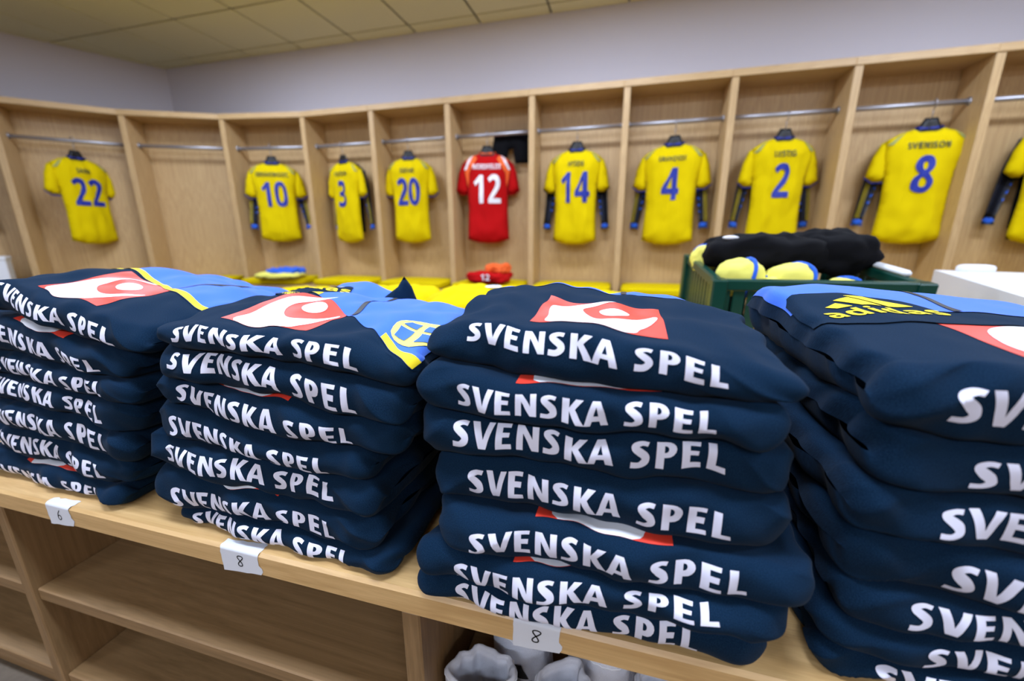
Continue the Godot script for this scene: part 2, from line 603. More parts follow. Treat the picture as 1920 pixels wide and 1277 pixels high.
# ------------------------------------------------------------------ island with shelves
func island():
	var o := thing("shelf_island", "long low oak island with open cubbies under a thick top", "shelf unit")
	var x0 := -2.5
	var x1 := 0.74
	var zf := -0.332
	var zb := -2.05
	part("top", box(Vector3(x1 - x0, 0.035, zf - zb), 0.004, 0), M.island, o, Vector3((x0 + x1) / 2, SHELF - 0.0175, (zf + zb) / 2))
	for x in [-2.47, -1.728, -0.97, -0.217, 0.53, 0.728]:
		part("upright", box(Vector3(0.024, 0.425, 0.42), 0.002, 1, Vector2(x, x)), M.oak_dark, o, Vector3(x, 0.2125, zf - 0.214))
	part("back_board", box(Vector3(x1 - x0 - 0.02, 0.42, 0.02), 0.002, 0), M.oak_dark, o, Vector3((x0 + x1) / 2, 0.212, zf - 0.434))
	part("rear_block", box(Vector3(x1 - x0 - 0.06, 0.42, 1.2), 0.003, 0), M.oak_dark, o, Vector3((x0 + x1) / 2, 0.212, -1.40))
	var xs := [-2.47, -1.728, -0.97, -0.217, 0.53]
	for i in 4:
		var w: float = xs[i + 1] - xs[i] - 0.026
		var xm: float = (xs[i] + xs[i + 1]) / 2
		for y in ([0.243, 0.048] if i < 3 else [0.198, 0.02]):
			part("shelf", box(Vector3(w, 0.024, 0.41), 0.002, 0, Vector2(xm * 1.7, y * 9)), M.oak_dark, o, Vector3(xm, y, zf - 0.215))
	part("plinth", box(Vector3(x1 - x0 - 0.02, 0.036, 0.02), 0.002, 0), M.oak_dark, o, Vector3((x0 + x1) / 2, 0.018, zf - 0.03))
	# paper tape numbers on the front edge
	var tapes := [[-0.802, 0.052, "6", 3.0, "under the leftmost stack"], [-0.457, 0.062, "8", -5.0, "under the second stack"], [-0.066, 0.05, "8", -8.0, "under the third stack"]]
	for t in tapes:
		var n := thing("tape_label", "torn white tape with handwritten digit over the shelf edge, %s" % t[4], "tape", Vector3(t[0], SHELF, zf), 0.0, "tape numbers")
		var w: float = t[1]
		var f := func(p: Vector2) -> Vector3:
			var y := p.y + p.x * 0.10
			var r := 0.004
			var arc := r * PI / 2
			if y > arc:
				return Vector3(p.x, 0.0, -r - (y - arc)) 
			if y < 0.0:
				return Vector3(p.x, y - r, 0.0)
			var a := y / r
			return Vector3(p.x, -r + r * sin(a), -r + r * cos(a))
		var pl := PackedVector2Array()
		var rg := RandomNumberGenerator.new()
		rg.seed = int(t[0] * 1000.0) + 5000
		for k in 9:
			pl.append(Vector2(-w / 2 + w * k / 8.0, -0.030 - 0.001 * rg.randf()))
		for k in range(1, 10):
			pl.append(Vector2(w / 2 + 0.0016 * rg.randf_range(-1, 1) + (0.004 if k < 3 else 0.0), -0.030 + 0.046 * k / 10.0))
		for k in 9:
			pl.append(Vector2(w / 2 - w * k / 8.0, 0.0165 + 0.0016 * rg.randf_range(-1, 1)))
		for k in range(1, 10):
			pl.append(Vector2(-w / 2 + 0.001 * rg.randf_range(-1, 1), 0.0165 - 0.0465 * k / 10.0))
		part("strip", lay(poly_tris([pl]), 0.0022, f, 0.0005), M.tape, n)
		# handwritten digit as a pen stroke
		var stroke := []
		if t[2] == "8":
			for k in 33:
				var a := TAU * k / 32.0
				stroke.append(Vector2(0.0034 * sin(2 * a) * (1.0 + 0.18 * cos(a)) , 0.0068 * cos(a)))
		else:
			for k in 26:
				var a := k / 25.0
				stroke.append(Vector2(0.003, 0.007).lerp(Vector2(-0.003, -0.003), a / 0.45) + Vector2(-0.0015 * sin(PI * a / 0.45), 0) if a < 0.45 else Vector2(-0.003 * cos((a - 0.45) / 0.55 * TAU), -0.0035 - 0.0035 * sin((a - 0.45) / 0.55 * TAU)))
		var st := PackedVector2Array()
		for k in stroke.size() - 1:
			var a: Vector2 = stroke[k]
			var b: Vector2 = stroke[k + 1]
			var s := (b - a).normalized().orthogonal() * 0.0007
			st.append_array(PackedVector2Array([a - s, b - s, b + s, a - s, b + s, a + s]))
		part("digit", lay(moved(st, Vector2(1.15, 1.15), Vector2(0, -0.013), deg_to_rad(t[3])), 0.003, f, 0.0008), M.ink, n)

# ------------------------------------------------------------------ folded training tops
var ST := {}
func inter(s: Dictionary, idx: int, u: float, d: float, x: float) -> float:
	var y := lerpf(s.bl[idx], s.br[idx], u)
	if idx > 0:
		y += (s.get("calm", 1.0) if idx == 7 else 1.0) * (nz.get_noise_3d(x * 7.0 + s.sd, d * 6.0, idx * 3.1) * 0.007 + nz.get_noise_3d(x * 19.0, d * 14.0 + s.sd, idx * 5.7) * 0.003)
	if idx == 7:
		y += s.get("rise2", 0.0) * smoothstep(0.14, 0.34, d) * (1.0 - 0.8 * u)
		y += s.rise * smoothstep(0.02, 0.17, d) - s.fall * smoothstep(s.ridge, 0.36, d) * lerpf(s.get("keep", 1.0), 1.0, smoothstep(0.15, 0.55, u))
		y -= 0.010 * smoothstep(0.55, 1.0, absf(2.0 * u - 1.0))
		y += nz.get_noise_2d(x * 16.0 + s.sd * 2.0, d * 12.0) * 0.004 * s.get("calm", 1.0) * smoothstep(0.02, 0.1, d)
	return y

func gp(g: Dictionary, x: float, q: float) -> Vector3:
	var u := clampf((x - g.xl) / (g.xr - g.xl), 0.0, 1.0)
	var s := absf(2.0 * u - 1.0)
	var ae := clampf((s - 0.90) / 0.10, 0.0, 1.0)
	var e := sqrt(maxf(0.0, 1.0 - ae * ae * ae))
	var ar := clampf((s - 0.84) / 0.16, 0.0, 1.0)
	var d0: float = g.rc * (1.0 - sqrt(maxf(0.0, 1.0 - ar * ar)))
	var aq := absf(q)
	var d: float
	var k := 1.0
	if aq < g.lq:
		var th: float = aq / g.lq * PI / 2
		d = g.a * (1.0 - cos(th))
		k = pow(sin(th), 0.85)
	else:
		d = g.a + aq - g.lq
	if d > 0.335:
		k *= sqrt(maxf(0.0, 1.0 - pow((d - 0.335) / 0.025, 2.0)))
	var yb := inter(g.s, g.i, u, d, x)
	var yt := inter(g.s, g.i + 1, u, d, x)
	var y := (yb + yt) * 0.5 + (yt - yb) * 0.5 * e * k * signf(q)
	var fw := 1.0 - smoothstep(0.02, 0.12, d)
	var w := (nz.get_noise_2d(x * 8.0 + g.sd, g.i * 7.3) * 0.007 + nz.get_noise_2d(x * 22.0 + g.sd * 1.7, q * 26.0) * 0.0036) * fw
	# soft creases running in from the side folds
	var cr := 1.0 - absf(nz.get_noise_2d(x * 9.0 + q * 13.0 * signf(u - 0.5) + g.sd, q * 7.0 + g.i))
	w += (cr * cr * cr - 0.5) * 0.0055 * smoothstep(0.35, 0.9, s) * fw
	var sx := nz.get_noise_2d(d * 9.0 + g.sd * 3.0, q * 14.0) * 0.007 * smoothstep(0.7, 1.0, s) * signf(u - 0.5)
	var z: float = lerpf(g.zl, g.zr, u) - d0 - d + w
	return Vector3(x + sx, y, z)

func stacks():
	var data := [
		{"which": "leftmost", "t": [[-0.873, -0.627, 0.780, 0.723, -0.365, -0.345], [-0.929, -0.664, 0.717, 0.684, -0.365, -0.345], [-0.930, -0.663, 0.662, 0.654, -0.365, -0.345], [-0.941, -0.677, 0.631, 0.617, -0.365, -0.345], [-0.950, -0.695, 0.579, 0.565, -0.365, -0.345], [-0.971, -0.719, 0.537, 0.517, -0.365, -0.345], [-0.995, -0.740, 0.474, 0.474, -0.365, -0.345]],
			"bl": [0.46, 0.505, 0.557, 0.604, 0.646, 0.688, 0.747, 0.796], "br": [0.46, 0.495, 0.54, 0.59, 0.634, 0.668, 0.702, 0.742], "rise": 0.012, "fall": 0.036, "ridge": 0.17,
			"yoke": [Vector2(-0.92, 0.17), Vector2(-0.78, 0.15), Vector2(-0.68, 0.12), Vector2(-0.56, 0.085)], "gl": 0.05, "gr": 0.05, "strip": [1, 6]},
		{"which": "second", "t": [[-0.515, -0.259, 0.739, 0.726, -0.347, -0.338], [-0.522, -0.266, 0.708, 0.678, -0.347, -0.338], [-0.533, -0.277, 0.663, 0.635, -0.347, -0.338], [-0.557, -0.314, 0.614, 0.594, -0.347, -0.338], [-0.574, -0.310, 0.574, 0.564, -0.347, -0.338], [-0.576, -0.316, 0.506, 0.508, -0.347, -0.338], [-0.555, -0.295, 0.474, 0.474, -0.347, -0.338]],
			"bl": [0.46, 0.489, 0.539, 0.593, 0.638, 0.684, 0.722, 0.758], "br": [0.46, 0.49, 0.535, 0.578, 0.614, 0.655, 0.701, 0.742], "rise": 0.010, "fall": 0.034, "ridge": 0.17, "keep": 0.0,
			"yoke": [Vector2(-0.60, 0.215), Vector2(-0.43, 0.155), Vector2(-0.32, 0.085), Vector2(-0.20, 0.0)], "gl": 0.04, "gr": 0.06, "strip": [2, 5]},
		{"which": "third", "t": [[-0.146, 0.086, 0.759, 0.739, -0.360, -0.338], [-0.148, 0.080, 0.705, 0.704, -0.334, -0.332], [-0.154, 0.094, 0.664, 0.665, -0.343, -0.343], [-0.142, 0.102, 0.608, 0.607, -0.340, -0.340], [-0.133, 0.118, 0.556, 0.563, -0.324, -0.325], [-0.153, 0.098, 0.508, 0.531, -0.318, -0.320], [-0.156, 0.088, 0.474, 0.485, -0.326, -0.326]],
			"bl": [0.46, 0.488, 0.527, 0.579, 0.635, 0.68, 0.728, 0.772], "br": [0.46, 0.505, 0.542, 0.582, 0.635, 0.68, 0.717, 0.753], "rise": 0.012, "fall": 0.02, "ridge": 0.21,
			"yoke": [Vector2(-0.22, 0.235), Vector2(-0.05, 0.24), Vector2(0.05, 0.25), Vector2(0.2, 0.25)], "gl": 0.045, "gr": 0.055, "strip": [1, 4, 5]},
		{"which": "rightmost", "t": [[0.231, 0.476, 0.734, 0.726, -0.345, -0.345], [0.256, 0.501, 0.679, 0.671, -0.345, -0.345], [0.244, 0.489, 0.638, 0.630, -0.345, -0.345], [0.263, 0.508, 0.586, 0.578, -0.345, -0.345], [0.243, 0.488, 0.549, 0.541, -0.345, -0.345], [0.262, 0.507, 0.507, 0.504, -0.345, -0.345], [0.234, 0.479, 0.477, 0.474, -0.345, -0.345]],
			"bl": [0.46, 0.491, 0.527, 0.567, 0.611, 0.658, 0.705, 0.766], "br": [0.46, 0.488, 0.521, 0.559, 0.603, 0.65, 0.697, 0.752], "rise": 0.006, "rise2": 0.018, "calm": 0.3, "fall": 0.004, "ridge": 0.3,
			"yoke": [Vector2(0.14, 0.20), Vector2(0.30, 0.205), Vector2(0.40, 0.205), Vector2(0.56, 0.205)], "gl": 0.05, "gr": 0.05, "strip": [4]},
	]
	var rank := ["on top of", "second from the top of", "third from the top of", "in the middle of", "third from the bottom of", "second from the bottom of", "at the bottom of"]
	for si in 4:
		var s: Dictionary = data[si]
		s.sd = si * 13.7 + 2.0
		for i in 7:
			var t: Array = s.t[i]
			var g := {"s": s, "i": 6 - i, "xl": t[0] - s.gl, "xr": t[1] + s.gr, "zl": t[4], "zr": t[5], "a": 0.019, "rc": 0.022, "sd": s.sd + i * 4.3}
			var half: float = (s.bl[7 - i] - s.bl[6 - i]) * 0.5
			g.lq = PI / 2 * sqrt((g.a * g.a + half * half) / 2.0)
			if si == 3:
				g.xl = 0.195 + 0.006 * sin(i * 2.1)
			training_top(g, t, i, "folded navy training top with white lettering, %s the %s stack" % [rank[i], s.which], si)

func training_top(g: Dictionary, t: Array, i: int, label: String, si: int):
	var o := thing("training_top", label, "training top", Vector3.ZERO, 0.0, "folded navy training tops in four stacks")
	var qmax: float = g.lq + 0.36 - g.a
	var qs := []
	var q0 := -qmax
	while q0 < qmax:
		qs.append(q0)
		q0 += 0.003 if absf(q0) < 0.06 else (0.006 if absf(q0) < 0.12 or (i == 0 and q0 > 0) or absf(q0) > 0.33 else 0.02)
	qs.append(qmax)
	var xs := []
	var cols := 110 if i == 0 else 80
	for k in cols + 1:
		var v := float(k) / cols
		v = lerpf(v, 0.5 - 0.5 * cos(PI * v), 0.6)
		xs.append(lerpf(g.xl, g.xr, v))
	var pts := []
	var uvs := []
	for q in qs:
		var row := []
		var ur := []
		for x in xs:
			row.append(gp(g, x, q))
			ur.append(Vector2(x, q))
		pts.append(row)
		uvs.append(ur)
	part("body", sheet(pts, uvs, false), M.navy, o)
	var f := func(p: Vector2) -> Vector3: return gp(g, p.x, p.y)
	# sponsor lettering across the front fold
	var qe := []
	for k in 2:
		var u: float = (t[k] - g.xl) / (g.xr - g.xl)
		var yb := inter(g.s, g.i, u, 0.0, t[k])
		var yt := inter(g.s, g.i + 1, u, 0.0, t[k])
		var r := clampf((t[2 + k] - (yb + yt) / 2) / ((yt - yb) / 2), -0.75, 0.75)
		qe.append(signf(r) * asin(pow(absf(r), 1.0 / 0.85)) / (PI / 2) * g.lq)
	var w: float = t[1] - t[0]
	var tt := PackedVector2Array()
	for p in sponsor_text():
		tt.append(Vector2(t[0] + p.x * w, lerpf(qe[0], qe[1], p.x) + p.y * (0.0195 if i == 0 else 0.0208)))
	part("sponsor_lettering", lay(tt, 0.004, f, 0.0006), M.print, o)
	# sponsor square above the lettering
	var lift: float = 0.027 if i in g.s.strip else 0.05
	if i == 0:
		lift = 0.035
	var lx: float = t[0] + w * (0.25 if si != 1 else 0.17)
	var lw := 0.128
	var map := func(p: Vector2) -> Vector2:
		return Vector2(lx + p.x * lw, lerpf(qe[0], qe[1], 0.2 + p.x * 0.55) + lift + p.y * (0.12 if i == 0 else 0.14))
	var sq := PackedVector2Array([Vector2(0, 0), Vector2(1, 0), Vector2(1, 1), Vector2(0, 1)])
	var swirl := smooth_poly([Vector2(0.17, 0.0), Vector2(0.11, 0.25), Vector2(0.10, 0.5), Vector2(0.18, 0.78), Vector2(0.36, 0.96), Vector2(0.60, 1.0), Vector2(0.60, 0.97), Vector2(0.44, 0.84), Vector2(0.36, 0.66), Vector2(0.38, 0.47), Vector2(0.50, 0.33), Vector2(0.68, 0.29), Vector2(0.83, 0.36), Vector2(0.93, 0.56), Vector2(0.96, 0.5), Vector2(0.92, 0.30), Vector2(0.82, 0.12), Vector2(0.72, 0.0)], 4)
	for k in swirl.size():
		swirl[k] = swirl[k].clamp(Vector2(0.0, 0.0), Vector2(1.0, 1.0))
	var eye := ring(Vector2(0.62, 0.60), Vector2(0.125, 0.13))
	var under: Node3D = o
	for layer in [["sponsor_square", [sq], M.red_print, 0.0006], ["sponsor_swirl", [swirl, eye], M.white_print, 0.0011]]:
		var lt := PackedVector2Array()
		for p in poly_tris(layer[1]):
			lt.append(map.call(p))
		under = part(layer[0], lay(lt, 0.006, f, layer[3]), layer[2], under)
	if i > 0:
		return
	# blue shoulder panel, piping, zip, maker's mark, crest on the uppermost tops
	var qd := func(p: Vector2) -> Vector2: return Vector2(p.x, g.lq + p.y - g.a)
	var yk: Array = g.s.yoke
	var line := []
	for k in yk.size() - 1:
		for m in 6:
			line.append(yk[k].cubic_interpolate(yk[k + 1], yk[maxi(k - 1, 0)], yk[mini(k + 2, yk.size() - 1)], m / 6.0))
	line.append(yk[-1])
	var pl := PackedVector2Array()
	for p in line:
		pl.append(qd.call(Vector2(clampf(p.x, g.xl + 0.002, g.xr - 0.002), p.y)))
	var n := pl.size()
	for k in range(n - 1, -1, -1):
		pl.append(Vector2(pl[k].x, g.lq + 0.355 - g.a))
	part("shoulder_panel", lay(poly_tris([pl]), 0.006, f, 0.0010), M.blue, o)
	if si < 2:
		for piece in ([[0, 1.0]] if si == 0 else [[0, 0.36], [0.84, 1.0]]):
			var pp := PackedVector2Array()
			for k in range(int(piece[0] * n), mini(n - 1, int(piece[1] * n))):
				var a := pl[k]
				var b := pl[k + 1]
				var up := Vector2(0, 0.011)
				pp.append_array(PackedVector2Array([a, b, b + up, a, b + up, a + up]))
			part("piping", lay(pp, 0.006, f, 0.0018), M.piping, o)
	var zx: Array = [[-0.70, -0.66], [-0.33, -0.36], [0.0, 0.0], [0.352, 0.372]][si]
	var zd: float = [0.13, 0.095, 0.245, 0.205][si]
	var zp := PackedVector2Array()
	for k in 8:
		var a := lerpf(zd, 0.35, k / 8.0)
		var b := lerpf(zd, 0.35, (k + 1) / 8.0)
		var xa := lerpf(zx[0], zx[1], k / 8.0)
		var xb := lerpf(zx[0], zx[1], (k + 1) / 8.0)
		for v in [Vector2(xa - 0.004, a), Vector2(xa + 0.004, a), Vector2(xb + 0.004, b), Vector2(xa - 0.004, a), Vector2(xb + 0.004, b), Vector2(xb - 0.004, b)]:
			zp.append(qd.call(v))
	part("zip", lay(zp, 0.006, f, 0.0020), M.zip, o)
	if si == 1 or si == 3:
		var c: Vector2 = Vector2(-0.525, 0.255) if si == 1 else Vector2(0.262, 0.20)
		var patch := smooth_poly([c + Vector2(-0.075, -0.06), c + Vector2(-0.06, 0.045), c + Vector2(-0.01, 0.055), c + Vector2(0.045, 0.045), c + Vector2(0.075, -0.01), c + Vector2(0.10, -0.06)], 5)
		var pt := PackedVector2Array()
		for p in poly_tris([patch]):
			pt.append(qd.call(Vector2(maxf(p.x, g.xl + 0.003), p.y)))
		var cpatch := part("chest_patch", lay(pt, 0.006, f, 0.0018), M.navy, o)
		var mark := PackedVector2Array()
		for p in maker_mark():
			mark.append(qd.call(c + Vector2(0.005, -0.005) + (p * 0.112).rotated(0.5 if si == 1 else 0.22)))
		part("maker_mark", lay(mark, 0.004, f, 0.0028), M.piping, cpatch)
	if si == 1:
		var c := Vector2(-0.225, 0.075)
		var base := PackedVector2Array()
		for p in poly_tris([ring(c, Vector2(0.030, 0.036))]):
			base.append(qd.call(p))
		var crest := part("crest", lay(base, 0.006, f, 0.0018), M.crest_yellow, o)
		var bl := PackedVector2Array()
		for r in [Rect2(-0.024, -0.026, 0.019, 0.024), Rect2(0.005, -0.026, 0.018, 0.024), Rect2(-0.024, 0.006, 0.019, 0.018), Rect2(0.005, 0.006, 0.018, 0.018)]:
			var rp := PackedVector2Array()
			for v in [r.position, r.position + Vector2(r.size.x, 0), r.end, r.position + Vector2(0, r.size.y)]:
				var vv: Vector2 = v
				if pow(vv.x / 0.026, 2) + pow(vv.y / 0.032, 2) > 1.0:
					vv *= 0.82
				rp.append(c + vv)
			for p in poly_tris([rp]):
				bl.append(qd.call(p))
		part("crest_cross", lay(bl, 0.006, f, 0.0026), M.blue, crest)
		# collar point standing up behind the zip
		var cp := part("collar", inflate(V([-0.055, -0.01, -0.03, 0.018, -0.008, 0.034, 0.004, 0.052, 0.016, 0.034, 0.030, -0.01]), 0.010, 2.0, 0.008), M.navy, o, Vector3(-0.375, 0.730, -0.64))
		cp.rotation.y = 0.5

func maker_mark() -> PackedVector2Array:   # three slanted bars over the word, about one unit wide
	var out := PackedVector2Array()
	var bars := [[-0.40, -0.22, 0.16], [-0.17, 0.05, 0.29], [0.08, 0.36, 0.42]]
	for b in bars:
		var top: float = b[2]
		var h := top - 0.02
		var s := h * 0.52
		out.append_array(poly_tris([PackedVector2Array([Vector2(b[0] + 0.10, 0.02), Vector2(b[1] + 0.06, 0.02), Vector2(b[1] + 0.06 - s, top), Vector2(b[0] + 0.10 - s, top - 0.06)])]))
	out.append_array(moved(text_tris("adidas", 0.25, 1.12), Vector2(1, 1), Vector2(0, -0.15)))
	return out

# ------------------------------------------------------------------ other things on the island, table and shelf
func table_things():
	green_crate()
	# folded yellow jerseys on the far side of the island
	var yj := [[-0.93, 0.085, -1.55, 0.19, "behind the second stack"], [-0.52, 0.098, -1.42, 0.19, "with a pale badge"], [-0.09, 0.088, -1.52, 0.19, "behind the third stack"], [-1.62, 0.06, -1.72, 0.22, "behind the leftmost stack"]]
	for k in yj.size():
		var y: Array = yj[k]
		var o := thing("folded_jersey", "crumpled yellow jersey folded on the island %s" % y[4], "jersey", Vector3(y[0], SHELF + y[1] + 0.008, y[2]), 0.2 * k, "folded yellow jerseys")
		part("body", lump(Vector3(y[3], y[1], 0.19), 3.2, 0.014, 9.0, k * 5.0, 56, 30), M.yellow, o)
		if k == 1:
			part("badge", lump(Vector3(0.03, 0.004, 0.03), 2.0), M.white_print, o, Vector3(0.06, y[1] + 0.008, 0.02))
	var b := thing("folded_jacket", "blue jacket folded on the bench below shirt numbered ten", "jacket", Vector3(-3.02, 0.53, -3.12), 0.3)
	part("body", lump(Vector3(0.15, 0.04, 0.12), 3.4, 0.02, 13.0, 3.0), M.cuff_blue, b)
	part("lining", lump(Vector3(0.20, 0.026, 0.15), 3.4, 0.016, 13.0, 8.0), M.sock, b, Vector3(-0.03, -0.02, 0.03))
	var r := thing("folded_shorts", "red goalkeeper shorts folded on the bench below the red shirt", "shorts", Vector3(-1.05, 0.53, -3.15), -0.15)
	part("body", lump(Vector3(0.165, 0.042, 0.13), 4.0, 0.016, 13.0, 13.0), M.red, r)
	part("upper_fold", lump(Vector3(0.085, 0.034, 0.09), 4.0, 0.014, 15.0, 17.0), M.orange, r, Vector3(0.07, 0.068, -0.02))
	var num := text_tris("12", 0.06, 0.9)
	part("number", lay(num, 0.02, func(p: Vector2) -> Vector3: return Vector3(p.x + 0.03, 0.0 + p.y * 0.8 + 0.01, 0.135 + 0.001), 0.004), M.white_print, r)
	var wb := thing("white_box", "small white box on the bench at the left edge", "box", Vector3(-4.78, 0.482, -1.98), 1.0)
	part("carton", box(Vector3(0.3, 0.20, 0.2), 0.006), M.white_plastic, wb, Vector3(0, 0.10, 0))
	part("lid", box(Vector3(0.31, 0.03, 0.21), 0.006), M.white_plastic, wb, Vector3(0, 0.21, 0))
	# white table at the right
	var C := Vector2(1.135, -1.94)
	var N := Vector2(0.80, -1.06)
	var dz := (N - C).normalized()
	var dx := Vector2(-dz.y, dz.x)
	if dx.x < 0:
		dx = -dx
	var L := C.distance_to(N)
	var o := thing("folding_table", "white plastic folding table with a deep rim beside the island", "table")
	var pg := PackedVector2Array([C, N, N + dx * 0.6, C + dx * 0.6])
	part("table_top", prism(pg, 0.70, 0.72), M.white_plastic, o)
	var rim := PackedVector2Array([C + dx * 0.0, N, N + dx * 0.03, C + dx * 0.03])
	part("apron", prism(rim, 0.632, 0.70), M.white_plastic, o)
	part("apron", prism(PackedVector2Array([C + dx * 0.031, C + dx * 0.6, C + dx * 0.6 + dz * 0.03, C + dx * 0.031 + dz * 0.03]), 0.632, 0.70), M.white_plastic, o)
	part("apron", prism(PackedVector2Array([N + dx * 0.031, N + dx * 0.6, N + dx * 0.6 - dz * 0.03, N + dx * 0.031 - dz * 0.03]), 0.632, 0.70), M.white_plastic, o)
	for k in [[0.06, 0.06], [L - 0.06, 0.06], [0.06, 0.54], [L - 0.06, 0.54]]:
		var p: Vector2 = C + dz * k[0] + dx * k[1]
		part("leg", tube([Vector3(p.x, 0.0, p.y), Vector3(p.x, 0.70, p.y)], 0.014, 10), M.steel, o)
	var hp := C + dx * 0.10 + dz * 0.03
	part("corner_block", lump(Vector3(0.05, 0.016, 0.03), 3.5), M.white_plastic, o, Vector3(hp.x, 0.73, hp.y))
	# wristbands in the cubby
	var wbs := [[-0.148, 0.21, -0.385, 0.3, false, "open end up, nearest the upright"], [-0.112, 0.21, -0.468, -0.25, true, "showing its maker's mark, behind the nearest one"], [-0.045, 0.21, -0.392, 0.9, false, "open end up, second from the upright in front"], [0.003, 0.21, -0.470, -0.3, true, "showing its maker's mark, under the rightmost tape"], [0.085, 0.21, -0.42, 0.5, true, "farthest to the right in the cubby"]]
	for k in wbs.size():
		var w: Array = wbs[k]
		wristband(Vector3(w[0], w[1], w[2]), w[3], w[4], "white terry wristband %s" % w[5])

func wristband(at: Vector3, turn: float, logo: bool, label: String):
	var o := thing("wristband", label, "wristband", at, turn, "white terry wristbands in the cubby")
	var rx := 0.044
	var rz := 0.034
	var h := 0.085
	var prof := []
	for k in 9:
		prof.append([1.0 + 0.05 * sin(PI * k / 8.0), h * k / 8.0])
	for k in 5:
		var a := PI * k / 4.0
		prof.append([0.905 + 0.095 * cos(a), h + 0.006 * sin(a)])
	for k in 8:
		prof.append([0.80, h - h * k / 8.0])
	var pts := []
	var uvs := []
	for p in prof:
		var row := []
		var ur := []
		for i in 48:
			var a := TAU * i / 48
			var s := band_noise(at.x, a, p[1])
			row.append(Vector3(rx * (p[0] + s) * cos(a), p[1] + 0.10 * s * p[1], rz * (p[0] + s) * sin(a)))
			ur.append(Vector2(a * 0.04, p[1] + p[0] * 0.1))
		pts.append(row)
		uvs.append(ur)
	part("band", sheet(pts, uvs, true, true), M.terry, o)
	var stp := []
	for i in 48:
		var a := TAU * i / 48
		var s := band_noise(at.x, a, h)
		stp.append(Vector3(rx * (1.0 + s) * cos(a), (h - 0.002) * (1.0 + 0.10 * s) + 0.0015 * (i % 2), rz * (1.0 + s) * sin(a)))
	part("hem_stitch", tube(stp, 0.0012, 5, true), M.white_plastic, o)
	if logo:
		var f := func(p: Vector2) -> Vector3:
			var a: float = PI / 2 - p.x / 0.04
			var s := band_noise(at.x, a, p.y)
			return Vector3(rx * (1.05 + s) * cos(a), p.y * (1.0 + 0.10 * s), rz * (1.05 + s) * sin(a))
		part("maker_mark", lay(moved(maker_mark(), Vector2(0.05, 0.05), Vector2(0, 0.034), -0.1), 0.003, f, 0.0022), M.ink, o)

func band_noise(sd: float, a: float, y: float) -> float:
	return nz.get_noise_3d(cos(a) * 1.6 + sd * 90.0, sin(a) * 1.6, y * 9.0) * 0.15 + nz.get_noise_3d(cos(a) * 4.0 + sd * 90.0, sin(a) * 4.0, y * 30.0) * 0.012

